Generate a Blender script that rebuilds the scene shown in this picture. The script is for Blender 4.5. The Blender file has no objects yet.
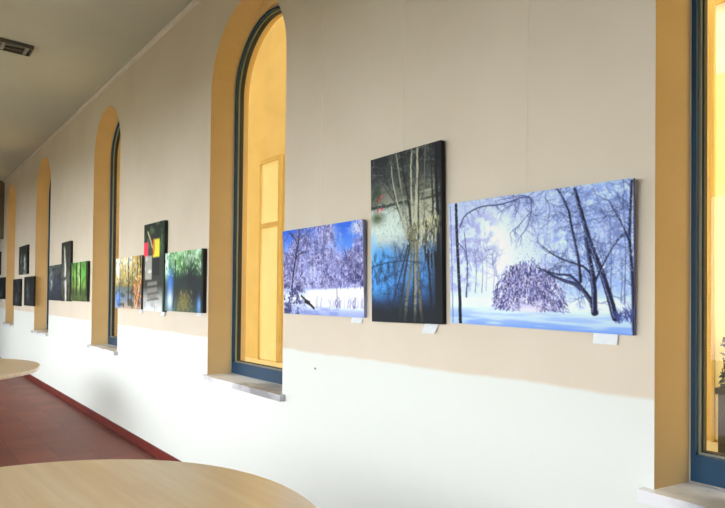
import bpy, bmesh, math, random
import numpy as np
from mathutils import Matrix, Vector

S = bpy.context.scene
COL = S.collection
PI = math.pi
D = 1.89            # distance from the camera to the picture wall
CAMZ = 1.445
CEIL = 3.82
S0, S1 = -3.2, 17.0  # extent of the corridor along the wall
XL = -1.6           # the opposite wall


# ------------------------------------------------------------------ materials
def lin(c):
    def f(v):
        v = v / 255.0
        return v / 12.92 if v <= 0.04045 else ((v + 0.055) / 1.055) ** 2.4
    return (f(c[0]), f(c[1]), f(c[2]), 1.0)


def new_mat(name):
    m = bpy.data.materials.new(name)
    m.use_nodes = True
    nt = m.node_tree
    return m, nt, nt.nodes['Principled BSDF']


def noisy(name, c1, c2, rough=0.6, scale=6.0, detail=4, bump=0.0, bscale=60, stretch=(1, 1, 1), metal=0.0, spec=0.5,
          lo=0.35, hi=0.65):
    m, nt, b = new_mat(name)
    N, L = nt.nodes, nt.links
    tc = N.new('ShaderNodeTexCoord')
    mp = N.new('ShaderNodeMapping')
    mp.inputs['Scale'].default_value = stretch
    L.new(tc.outputs['Object'], mp.inputs['Vector'])
    nz = N.new('ShaderNodeTexNoise')
    nz.inputs['Scale'].default_value = scale
    nz.inputs['Detail'].default_value = detail
    L.new(mp.outputs['Vector'], nz.inputs['Vector'])
    r = N.new('ShaderNodeValToRGB')
    r.color_ramp.elements[0].position = lo
    r.color_ramp.elements[1].position = hi
    r.color_ramp.elements[0].color = lin(c1)
    r.color_ramp.elements[1].color = lin(c2)
    L.new(nz.outputs['Fac'], r.inputs['Fac'])
    L.new(r.outputs['Color'], b.inputs['Base Color'])
    b.inputs['Roughness'].default_value = rough
    b.inputs['Metallic'].default_value = metal
    b.inputs['Specular IOR Level'].default_value = spec
    if bump:
        n2 = N.new('ShaderNodeTexNoise')
        n2.inputs['Scale'].default_value = bscale
        n2.inputs['Detail'].default_value = 5
        L.new(mp.outputs['Vector'], n2.inputs['Vector'])
        bp = N.new('ShaderNodeBump')
        bp.inputs['Strength'].default_value = bump
        bp.inputs['Distance'].default_value = 0.01
        L.new(n2.outputs['Fac'], bp.inputs['Height'])
        L.new(bp.outputs['Normal'], b.inputs['Normal'])
    return m


def two_tone_wall():
    """Beige plaster over an off-white washable dado, hand-painted edge."""
    m, nt, b = new_mat('two_tone_plaster')
    N, L = nt.nodes, nt.links
    geo = N.new('ShaderNodeNewGeometry')
    sep = N.new('ShaderNodeSeparateXYZ')
    L.new(geo.outputs['Position'], sep.inputs[0])
    nz = N.new('ShaderNodeTexNoise')
    nz.inputs['Scale'].default_value = 5.0
    nz.inputs['Detail'].default_value = 5
    L.new(geo.outputs['Position'], nz.inputs['Vector'])
    ma = N.new('ShaderNodeMath'); ma.operation = 'MULTIPLY_ADD'
    L.new(nz.outputs['Fac'], ma.inputs[0])
    ma.inputs[1].default_value = 0.03
    L.new(sep.outputs['Z'], ma.inputs[2])
    mr = N.new('ShaderNodeMapRange')
    mr.inputs['From Min'].default_value = 1.135
    mr.inputs['From Max'].default_value = 1.150
    L.new(ma.outputs[0], mr.inputs['Value'])
    n3 = N.new('ShaderNodeTexNoise')
    n3.inputs['Scale'].default_value = 1.6
    n3.inputs['Detail'].default_value = 6
    L.new(geo.outputs['Position'], n3.inputs['Vector'])
    r = N.new('ShaderNodeValToRGB')
    r.color_ramp.elements[0].position = 0.3
    r.color_ramp.elements[1].position = 0.7
    r.color_ramp.elements[0].color = lin((219, 208, 187))
    r.color_ramp.elements[1].color = lin((226, 216, 196))
    L.new(n3.outputs['Fac'], r.inputs['Fac'])
    mx = N.new('ShaderNodeMix'); mx.data_type = 'RGBA'
    L.new(mr.outputs['Result'], mx.inputs['Factor'])
    mx.inputs['A'].default_value = lin((230, 235, 228))
    L.new(r.outputs['Color'], mx.inputs['B'])
    L.new(mx.outputs['Result'], b.inputs['Base Color'])
    b.inputs['Roughness'].default_value = 0.75
    b.inputs['Specular IOR Level'].default_value = 0.25
    n2 = N.new('ShaderNodeTexNoise')
    n2.inputs['Scale'].default_value = 90
    n2.inputs['Detail'].default_value = 4
    L.new(geo.outputs['Position'], n2.inputs['Vector'])
    bp = N.new('ShaderNodeBump')
    bp.inputs['Strength'].default_value = 0.12
    bp.inputs['Distance'].default_value = 0.004
    L.new(n2.outputs['Fac'], bp.inputs['Height'])
    L.new(bp.outputs['Normal'], b.inputs['Normal'])
    return m


def tile_floor():
    m, nt, b = new_mat('terracotta_tiles')
    N, L = nt.nodes, nt.links
    tc = N.new('ShaderNodeNewGeometry')
    br = N.new('ShaderNodeTexBrick')
    br.offset = 0.0
    br.inputs['Scale'].default_value = 1.0
    br.inputs['Brick Width'].default_value = 0.30
    br.inputs['Row Height'].default_value = 0.30
    br.inputs['Mortar Size'].default_value = 0.004
    br.inputs['Mortar Smooth'].default_value = 0.3
    br.inputs['Bias'].default_value = 0.0
    br.inputs['Color1'].default_value = lin((146, 86, 70))
    br.inputs['Color2'].default_value = lin((126, 74, 60))
    br.inputs['Mortar'].default_value = lin((104, 76, 68))
    L.new(tc.outputs['Position'], br.inputs['Vector'])
    nz = N.new('ShaderNodeTexNoise')
    nz.inputs['Scale'].default_value = 3.0
    nz.inputs['Detail'].default_value = 6
    L.new(tc.outputs['Position'], nz.inputs['Vector'])
    mx = N.new('ShaderNodeMix'); mx.data_type = 'RGBA'; mx.blend_type = 'MULTIPLY'
    mx.inputs['Factor'].default_value = 0.35
    L.new(br.outputs['Color'], mx.inputs['A'])
    r = N.new('ShaderNodeValToRGB')
    r.color_ramp.elements[0].color = (.45, .42, .42, 1)
    r.color_ramp.elements[1].color = (1, 1, 1, 1)
    L.new(nz.outputs['Fac'], r.inputs['Fac'])
    L.new(r.outputs['Color'], mx.inputs['B'])
    L.new(mx.outputs['Result'], b.inputs['Base Color'])
    b.inputs['Roughness'].default_value = 0.45
    b.inputs['Specular IOR Level'].default_value = 0.2
    bp = N.new('ShaderNodeBump')
    bp.invert = True
    bp.inputs['Strength'].default_value = 0.3
    bp.inputs['Distance'].default_value = 0.003
    L.new(br.outputs['Fac'], bp.inputs['Height'])
    L.new(bp.outputs['Normal'], b.inputs['Normal'])
    return m


def beech():
    """Pale beech boards running along the object's Y axis."""
    m, nt, b = new_mat('pale_beech')
    N, L = nt.nodes, nt.links
    tc = N.new('ShaderNodeTexCoord')
    br = N.new('ShaderNodeTexBrick')
    br.offset = 0.4
    br.inputs['Scale'].default_value = 1.0
    br.inputs['Brick Width'].default_value = 0.85
    br.inputs['Row Height'].default_value = 0.085
    br.inputs['Mortar Size'].default_value = 0.0
    br.inputs['Color1'].default_value = lin((247, 229, 194))
    br.inputs['Color2'].default_value = lin((240, 214, 172))
    rot = N.new('ShaderNodeMapping')
    rot.inputs['Rotation'].default_value = (0, 0, PI / 2)
    L.new(tc.outputs['Object'], rot.inputs['Vector'])
    L.new(rot.outputs['Vector'], br.inputs['Vector'])
    mp = N.new('ShaderNodeMapping')
    mp.inputs['Scale'].default_value = (28, 1.6, 28)
    L.new(tc.outputs['Object'], mp.inputs['Vector'])
    nz = N.new('ShaderNodeTexNoise')
    nz.inputs['Scale'].default_value = 1.0
    nz.inputs['Detail'].default_value = 6
    nz.inputs['Distortion'].default_value = 0.5
    L.new(mp.outputs['Vector'], nz.inputs['Vector'])
    r = N.new('ShaderNodeValToRGB')
    r.color_ramp.elements[0].position = 0.3
    r.color_ramp.elements[1].position = 0.75
    r.color_ramp.elements[0].color = lin((236, 220, 198))
    r.color_ramp.elements[1].color = (1, 1, 1, 1)
    L.new(nz.outputs['Fac'], r.inputs['Fac'])
    mx = N.new('ShaderNodeMix'); mx.data_type = 'RGBA'; mx.blend_type = 'MULTIPLY'
    mx.inputs['Factor'].default_value = 0.7
    L.new(br.outputs['Color'], mx.inputs['A'])
    L.new(r.outputs['Color'], mx.inputs['B'])
    L.new(mx.outputs['Result'], b.inputs['Base Color'])
    b.inputs['Roughness'].default_value = 0.4
    b.inputs['Specular IOR Level'].default_value = 0.5
    b.inputs['Coat Weight'].default_value = 1.0        # lacquer
    b.inputs['Coat Roughness'].default_value = 0.3
    b.inputs['Coat IOR'].default_value = 1.8
    return m


def clear_glass():
    m = bpy.data.materials.new('clear_glass')
    m.use_nodes = True
    nt = m.node_tree
    nt.nodes.clear()
    N, L = nt.nodes, nt.links
    out = N.new('ShaderNodeOutputMaterial')
    tr = N.new('ShaderNodeBsdfTransparent')
    tr.inputs['Color'].default_value = (.96, .97, .95, 1)
    gl = N.new('ShaderNodeBsdfGlossy')
    gl.inputs['Roughness'].default_value = 0.0
    fr = N.new('ShaderNodeFresnel')
    fr.inputs['IOR'].default_value = 1.4
    mx = N.new('ShaderNodeMixShader')
    L.new(fr.outputs[0], mx.inputs[0])
    L.new(tr.outputs[0], mx.inputs[1])
    L.new(gl.outputs[0], mx.inputs[2])
    L.new(mx.outputs[0], out.inputs[0])
    return m


def print_mat():
    """Canvas print: the picture is the mesh's colour attribute."""
    m, nt, b = new_mat('printed_canvas')
    N, L = nt.nodes, nt.links
    at = N.new('ShaderNodeAttribute')
    at.attribute_name = 'ink'
    L.new(at.outputs['Color'], b.inputs['Base Color'])
    b.inputs['Roughness'].default_value = 0.6
    b.inputs['Specular IOR Level'].default_value = 0.25
    tc = N.new('ShaderNodeTexCoord')
    wv = N.new('ShaderNodeTexNoise')
    wv.inputs['Scale'].default_value = 400
    L.new(tc.outputs['Object'], wv.inputs['Vector'])
    bp = N.new('ShaderNodeBump')
    bp.inputs['Strength'].default_value = 0.08
    bp.inputs['Distance'].default_value = 0.001
    L.new(wv.outputs['Fac'], bp.inputs['Height'])
    L.new(bp.outputs['Normal'], b.inputs['Normal'])
    return m


M = dict(
    wall=two_tone_wall(),
    reveal=noisy('ochre_reveal_paint', (190, 164, 118), (196, 170, 124), 0.75, 3, bump=.08, spec=.25),
    floor=tile_floor(),
    ceiling=noisy('grey_ceiling_paint', (196, 200, 188), (202, 206, 194), 0.85, 1.2, spec=.2),
    white=noisy('white_wall_paint', (205, 200, 188), (212, 207, 196), 0.85, 2, spec=.2),
    taupe=noisy('taupe_wall_paint', (118, 108, 88), (126, 115, 94), 0.85, 2, spec=.2),
    skirt=noisy('red_tile_skirting', (118, 48, 40), (104, 42, 35), 0.55, 5, spec=.15),
    rail=noisy('pale_metal_rail', (236, 232, 222), (242, 238, 228), 0.45, 8),
    blue=noisy('blue_window_frame', (8, 52, 80), (12, 60, 90), 0.45, 4, spec=.3),
    bead=noisy('grey_green_bead', (128, 132, 116), (140, 144, 126), 0.45, 8),
    gasket=noisy('black_gasket', (18, 20, 20), (26, 28, 26), 0.6, 10),
    caulk=noisy('white_sealant', (190, 188, 178), (200, 198, 188), 0.7, 10),
    marble=noisy('grey_marble', (150, 150, 152), (236, 238, 240), 0.32, 3.2, 9, stretch=(1, .8, 1), lo=.38, hi=.56),
    glass=clear_glass(),
    beech=beech(),
    steel=noisy('brushed_steel', (120, 122, 124), (140, 142, 144), 0.35, 20, metal=.9),
    print=print_mat(),
    card=noisy('white_card', (232, 238, 240), (240, 245, 246), 0.7, 20),
    cord=noisy('pale_cord', (232, 226, 212), (238, 232, 220), 0.5, 30),
    lamp_body=noisy('grey_lamp_housing', (74, 74, 68), (88, 88, 80), 0.4, 15),
    lamp_refl=noisy('satin_reflector', (150, 150, 144), (172, 172, 166), 0.3, 15, metal=.6),
    tube=noisy('unlit_tube', (120, 120, 114), (132, 132, 126), 0.3, 15),
    facade=noisy('yellow_facade_render', (222, 195, 122), (230, 203, 130), 0.85, 1.5, 6, bump=.15, spec=.2),
    facade_trim=noisy('ochre_trim', (206, 174, 96), (214, 182, 104), 0.7, 4, spec=.2),
    lit_pane_white=noisy('white_lit_pane_paint', (246, 246, 240), (252, 252, 248), 0.8, 6, spec=.2),  # brightness of lit window glass painted as plain white
    lit_pane_cream=noisy('cream_lit_pane_paint', (250, 238, 176), (254, 244, 188), 0.8, 2, spec=.2),  # bright window glass painted in as pale cream
    paving=noisy('pale_paving', (214, 196, 140), (226, 206, 150), 0.8, 4, 6, bump=.2),
    ground=noisy('garden_ground', (96, 96, 82), (120, 118, 100), 0.9, 3, 6),
    box=noisy('dark_planter', (30, 28, 26), (44, 40, 36), 0.5, 6),
    leaf=noisy('dark_leaf', (26, 36, 22), (52, 62, 40), 0.5, 9),
    blossom=noisy('pale_blossom', (190, 196, 170), (206, 210, 186), 0.6, 9),
    nail=noisy('grey_nail', (90, 88, 84), (110, 108, 102), 0.4, 20, metal=.7),
)


# ------------------------------------------------------------------ mesh helpers
def obj(name, bm, mats, parent=None, smooth=False):
    me = bpy.data.meshes.new(name)
    bm.normal_update()
    bm.to_mesh(me)
    bm.free()
    for m in (mats if isinstance(mats, (list, tuple)) else [mats]):
        me.materials.append(m)
    if smooth:
        for p in me.polygons:
            p.use_smooth = True
    o = bpy.data.objects.new(name, me)
    COL.objects.link(o)
    if parent:
        o.parent = parent
    return o


def struct(o):
    o['kind'] = 'structure'
    return o


def tag(o, label, cat, group=None):
    o['label'] = label
    o['category'] = cat
    if group:
        o['group'] = group
    return o


def thing(name, label, cat, loc=(0, 0, 0), rotz=0.0, group=None):
    o = bpy.data.objects.new(name, None)
    o.empty_display_size = 0.1
    COL.objects.link(o)
    o.location = loc
    o.rotation_euler = (0, 0, rotz)
    return tag(o, label, cat, group)


def box(bm, lo, hi, mi=0, bevel=0.0):
    x0, y0, z0 = lo
    x1, y1, z1 = hi
    t = bmesh.new()
    v = [t.verts.new(p) for p in ((x0, y0, z0), (x1, y0, z0), (x1, y1, z0), (x0, y1, z0),
                                  (x0, y0, z1), (x1, y0, z1), (x1, y1, z1), (x0, y1, z1))]
    for f in ((3, 2, 1, 0), (4, 5, 6, 7), (0, 1, 5, 4), (1, 2, 6, 5), (2, 3, 7, 6), (3, 0, 4, 7)):
        t.faces.new([v[i] for i in f])
    if bevel:
        bmesh.ops.bevel(t, geom=t.edges[:], offset=bevel, segments=2, affect='EDGES', profile=0.6)
    mp = {}
    for a in t.verts:
        mp[a] = bm.verts.new(a.co)
    for f in t.faces:
        g = bm.faces.new([mp[a] for a in f.verts])
        g.material_index = mi
    t.free()
    return bm


def lathe(bm, prof, n=96, c=(0, 0, 0)):
    """prof: (r, z) list; closed with caps when r = 0."""
    rings = []
    for r, z in prof:
        if r == 0:
            rings.append([bm.verts.new((c[0], c[1], c[2] + z))])
        else:
            rings.append([bm.verts.new((c[0] + r * math.cos(2 * PI * k / n), c[1] + r * math.sin(2 * PI * k / n), c[2] + z))
                          for k in range(n)])
    for a, b in zip(rings, rings[1:]):
        for k in range(n):
            j = (k + 1) % n
            if len(a) == 1 and len(b) == 1:
                continue
            if len(a) == 1:
                bm.faces.new((a[0], b[j], b[k]))
            elif len(b) == 1:
                bm.faces.new((a[k], a[j], b[0]))
            else:
                bm.faces.new((a[k], a[j], b[j], b[k]))
    return bm


def tube(bm, p, q, r, n=10):
    p, q = Vector(p), Vector(q)
    d = (q - p).normalized()
    a = d.orthogonal().normalized()
    b = d.cross(a)
    A, B = [], []
    for k in range(n):
        o = a * math.cos(2 * PI * k / n) * r + b * math.sin(2 * PI * k / n) * r
        A.append(bm.verts.new(p + o))
        B.append(bm.verts.new(q + o))
    for k in range(n):
        j = (k + 1) % n
        bm.faces.new((A[k], A[j], B[j], B[k]))
    bm.faces.new(A[::-1])
    bm.faces.new(B)
    return bm


# ------------------------------------------------------------------ the wall with its arched windows
SILL = 0.845
WINDOWS = [(-0.21, 0.838, 3.53), (3.074, 4.153, 3.52), (6.380, 7.394, 3.56), (9.77, 10.87, 3.61), (12.87, 13.86, 3.62)]   # along-wall edges, top
SPLAY = 0.035        # the reveals narrow towards the frame
DEPTH = 0.18
NARC = 28


def arch(win, inset=0.0, low=None, n=NARC):
    """Outline of one opening, (y, z), from bottom-near up over the arch to bottom-far."""
    a, b, top = win
    c, r = (a + b) / 2, (b - a) / 2 - inset
    spring = top - (b - a) / 2
    z0 = SILL if low is None else low
    pts = [(c - r, z0)]
    for k in range(n + 1):
        t = PI - PI * k / n
        pts.append((c + r * math.cos(t), spring + r * math.sin(t)))
    pts.append((c + r, z0))
    return pts


def wall_with_arches(name, x0, x1, wins, mats):
    bm = bmesh.new()

    def quad(pts, mi):
        f = bm.faces.new([bm.verts.new(p) for p in pts])
        f.material_index = mi
    for x, flip, mi, ins in ((x0, False, 0, 0.0), (x1, True, 2, SPLAY)):
        def q(y0, za0, y1, zb0, zt0, zt1):
            pts = [(x, y0, za0), (x, y0, zt0), (x, y1, zt1), (x, y1, zb0)]
            quad(pts[::-1] if flip else pts, mi)
        ys = S0
        for w in wins:
            q(ys, 0, w[0] + ins, 0, CEIL, CEIL)
            pts = arch(w, ins)[1:-1]
            for (ya, za), (yb, zb) in zip(pts, pts[1:]):
                q(ya, za, yb, zb, CEIL, CEIL)
            q(w[0] + ins, 0, w[1] - ins, 0, SILL - 0.04, SILL - 0.04)
            ys = w[1] - ins
        q(ys, 0, S1, 0, CEIL, CEIL)
    for w in wins:
        for xa, xb, ia, ib in ((x0, x0 + DEPTH, 0.0, SPLAY), (x0 + DEPTH, x1, SPLAY, SPLAY)):
            A, B = arch(w, ia, SILL - 0.04), arch(w, ib, SILL - 0.04)
            n = len(A)
            for k in range(n):
                j = (k + 1) % n
                quad([(xa, *A[k]), (xa, *A[j]), (xb, *B[j]), (xb, *B[k])], 1)
    quad([(x0, S0, CEIL), (x1, S0, CEIL), (x1, S1, CEIL), (x0, S1, CEIL)], 0)
    quad([(x0, S0, 0), (x0, S0, CEIL), (x1, S0, CEIL), (x1, S0, 0)][::-1], 0)
    quad([(x0, S1, 0), (x0, S1, CEIL), (x1, S1, CEIL), (x1, S1, 0)], 0)
    bmesh.ops.remove_doubles(bm, verts=bm.verts[:], dist=1e-5)
    return struct(obj(name, bm, mats))


wall_with_arches('wall_right', D, D + 0.30, WINDOWS, [M['wall'], M['reveal'], M['white']])


def ring(win, i0, low0, i1, low1, x0, x1, mat, name, parent=None):
    """Closed arched band between two insets of an opening."""
    A, B = arch(win, i0, low0), arch(win, i1, low1)
    bm = bmesh.new()
    vs = [[bm.verts.new((x, p[0], p[1])) for p in L] for x in (x0, x1) for L in (A, B)]
    a0, b0, a1, b1 = vs
    n = len(A)
    for k in range(n):
        j = (k + 1) % n
        bm.faces.new((a0[k], b0[k], b0[j], a0[j]))
        bm.faces.new((a1[k], a1[j], b1[j], b1[k]))
        bm.faces.new((a0[k], a0[j], a1[j], a1[k]))
        bm.faces.new((b0[k], b1[k], b1[j], b0[j]))
    return obj(name, bm, mat, parent)


def arched_window(n, win):
    X = D + DEPTH
    z = SILL
    I = SPLAY
    f = struct(ring(win, I + .001, z + .001, I + .018, z + 0.09, X, X + 0.07, M['blue'], 'window_%d' % n))
    ring(win, I + .018, z + .09, I + .024, z + 0.096, X + 0.022, X + 0.062, M['bead'], 'glazing_bead', f)
    ring(win, I + .024, z + .096, I + .030, z + 0.100, X + 0.034, X + 0.060, M['gasket'], 'gasket', f)
    ring(win, I + .0002, z + .0005, I + .003, z + 0.003, X - 0.003, X, M['caulk'], 'sealant_line', f)
    bm = bmesh.new()
    a = [bm.verts.new((X + 0.047, p[0], p[1])) for p in arch(win, I + .029, z + 0.099)]
    bm.faces.new(a)
    obj('pane', bm, M['glass'], f)
    bm = bmesh.new()
    box(bm, (D - 0.038, win[0] - 0.035, SILL - 0.04), (D + 0.0, win[1] + 0.035, SILL), 0)
    # the inner slab follows the splayed reveal
    zb, zt = SILL - 0.0395, SILL
    P = [(D, win[0] + .0005), (D + DEPTH, win[0] + I + .0005), (D + .25, win[0] + I + .0005),
         (D + .25, win[1] - I - .0005), (D + DEPTH, win[1] - I - .0005), (D, win[1] - .0005)]
    lo = [bm.verts.new((p[0], p[1], zb)) for p in P]
    hi = [bm.verts.new((p[0], p[1], zt)) for p in P]
    bm.faces.new(lo)
    bm.faces.new(hi[::-1])
    for k in range(6):
        m = (k + 1) % 6
        bm.faces.new((lo[k], hi[k], hi[m], lo[m]))
    obj('window_sill', bm, M['marble'], f)
    return f


for k, w in enumerate(WINDOWS):
    arched_window(k + 1, w)

# floor, ceiling, other walls
bm = bmesh.new(); box(bm, (XL - .3, S0 - .2, -0.1), (D + 0.3, S1 + .2, 0.0)); struct(obj('floor', bm, M['floor']))
bm = bmesh.new(); box(bm, (XL - .3, S0 - .2, CEIL), (D + 0.3, S1 + .2, CEIL + 0.25)); struct(obj('ceiling', bm, M['ceiling']))
bm = bmesh.new(); box(bm, (D - 0.012, S0, 0.0), (D, S1, 0.083), 0); struct(obj('baseboard_right', bm, M['skirt']))
bm = bmesh.new(); box(bm, (D - 0.030, S0, CEIL - 0.034), (D, S1, CEIL - 0.006), 0); struct(obj('trim_1', bm, M['rail']))
bm = bmesh.new(); box(bm, (XL, S1, 0), (D, S1 + .2, CEIL)); struct(obj('wall_far', bm, M['taupe']))
bm = bmesh.new(); box(bm, (XL, S0 - .2, 0), (D, S0, CEIL)); struct(obj('wall_near', bm, M['taupe']))
# added partition that keeps daylight off the far end of the wall
bm = bmesh.new()
box(bm, (XL, 14.3, 0), (0.85, 14.5, CEIL))
box(bm, (0.85, 14.3, 2.6), (D, 14.5, CEIL))
struct(obj('wall_end_light_block', bm, M['taupe']))
# opposite wall: big plain openings to the garden
LWIN = [(-2.3, -1.2, 2.5), (0.3, 2.7, 2.5), (3.8, 6.5, 2.45), (6.8, 9.7, 2.6), (11.5, 13.9, 2.6)]  # unseen; sized for the daylight, first one added to brighten near wall and table
LZ0 = 0.35
bm = bmesh.new()
ys = S0
for a, b, LZ1 in LWIN:
    box(bm, (XL - .3, ys, 0), (XL, a, CEIL))
    box(bm, (XL - .3, a, 0), (XL, b, LZ0))
    box(bm, (XL - .3, a, LZ1), (XL, b, CEIL))
    ys = b
box(bm, (XL - .3, ys, 0), (XL, S1, CEIL))
struct(obj('wall_left', bm, M['taupe']))
for k, (a, b, LZ1) in enumerate(LWIN):
    bm = bmesh.new()
    t = 0.07
    for lo, hi in (((a, LZ0), (a + t, LZ1)), ((b - t, LZ0), (b, LZ1)), ((a, LZ0), (b, LZ0 + t)), ((a, LZ1 - t), (b, LZ1)),
                   (((a + b) / 2 - t / 2, LZ0), ((a + b) / 2 + t / 2, LZ1))):
        box(bm, (XL - .2, lo[0], lo[1]), (XL - .13, hi[0], hi[1]))
    struct(obj('window_%d' % (6 + k), bm, M['blue']))

# ------------------------------------------------------------------ courtyard beyond the glass
FX = 6.6
SKYGAP = (6.5, 16.0)
SKY0, SKY1 = 2.5, 5.2      # open strip in the added roof, sets the courtyard light
FTOP = 13.0  # roof set this high to dim the upper facade
bm = bmesh.new(); box(bm, (D + .3, -14, -0.1), (FX, 46, 0.0)); struct(obj('floor_courtyard', bm, M['paving']))
bm = bmesh.new(); box(bm, (-14, -10, -0.35), (XL - .3, 30, -0.25)); struct(obj('floor_garden', bm, M['ground']))
bm = bmesh.new(); box(bm, (FX, -14, 0), (FX + .3, 46, FTOP)); struct(obj('wall_courtyard', bm, M['facade']))


bm = bmesh.new()
box(bm, (D + .3, -14, CEIL + .0), (D + .6, 46, FTOP))
struct(obj('wall_upper', bm, M['white']))
bm = bmesh.new()
box(bm, (D + .3, -14, FTOP), (SKY0, 46, FTOP + .2))
box(bm, (SKY1, SKYGAP[0], FTOP), (FX + .3, 46, FTOP + .2))
box(bm, (SKY0, SKYGAP[0], FTOP), (SKY1, SKYGAP[1], FTOP + .2))      # closes the strip here to dim the facade behind the middle window
struct(obj('ceiling_courtyard_light_block', bm, M['white']))  # unseen roof added to cut the sky light in the courtyard
bm = bmesh.new(); box(bm, (D + .3, 45.8, 0), (FX, 46, FTOP)); box(bm, (D + .3, -14, 0), (FX, -13.8, FTOP)); struct(obj('wall_courtyard_end', bm, M['white']))


def facade_window(n, y0, y1, ztop, ztr, top, low, bar=True):
    X = FX
    bm = bmesh.new()
    t = 0.09
    box(bm, (X - .05, y0 - t, 0), (X, y0, ztop + t))
    box(bm, (X - .05, y1, 0), (X, y1 + t * .25, ztop + t * .25))
    box(bm, (X - .05, y0, ztop), (X, y1, ztop + t))
    if bar:
        box(bm, (X - .04, y0, ztr - .05), (X, y1, ztr + .05))
    o = struct(obj('window_%d' % n, bm, M['facade_trim']))
    bm = bmesh.new(); box(bm, (X - .02, y0, ztr), (X - .001, y1, ztop)); obj('upper_lit_panel', bm, top, o)
    bm = bmesh.new(); box(bm, (X - .02, y0, 0.02), (X - .001, y1, ztr)); obj('lower_lit_panel', bm, low, o)


facade_window(10, 0.9, 2.31, 4.5, 3.78, M['lit_pane_white'], M['lit_pane_cream'], False)
facade_window(11, 10.93, 11.72, 4.44, 3.03, M['lit_pane_cream'], M['lit_pane_cream'])

random.seed(5)
pl = thing('planter', 'dark planter box with a clipped dark shrub outside the right window', 'planter', (FX - .28, 1.78, 0))
bm = bmesh.new()
box(bm, (-.22, -.34, 0), (.22, .34, .62), 0, .012)
box(bm, (-.24, -.36, .56), (.24, .36, .62), 0, .008)
obj('planter_box', bm, M['box'], pl)


def leaves(n, size, mat, name):
    bm = bmesh.new()
    for _ in range(n):
        p = Vector((random.uniform(-.2, .2), random.uniform(-.32, .32), random.uniform(.60, 1.09)))
        a = Vector((random.gauss(0, 1), random.gauss(0, 1), random.gauss(0, 1))).normalized()
        b = a.orthogonal().normalized()
        v = [p + a * size, p + b * size * .5, p - a * size, p - b * size * .5]
        bm.faces.new([bm.verts.new(q) for q in v])
    return obj(name, bm, mat, pl)


leaves(1500, .045, M['leaf'], 'foliage')
leaves(90, .022, M['blossom'], 'blossoms')
bm = bmesh.new()
for k in range(3):
    tube(bm, (0, -.15 + .15 * k, .6), (.04, -.2 + .2 * k, 1.0), .012, 8)
obj('stem', bm, M['box'], pl)


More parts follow.
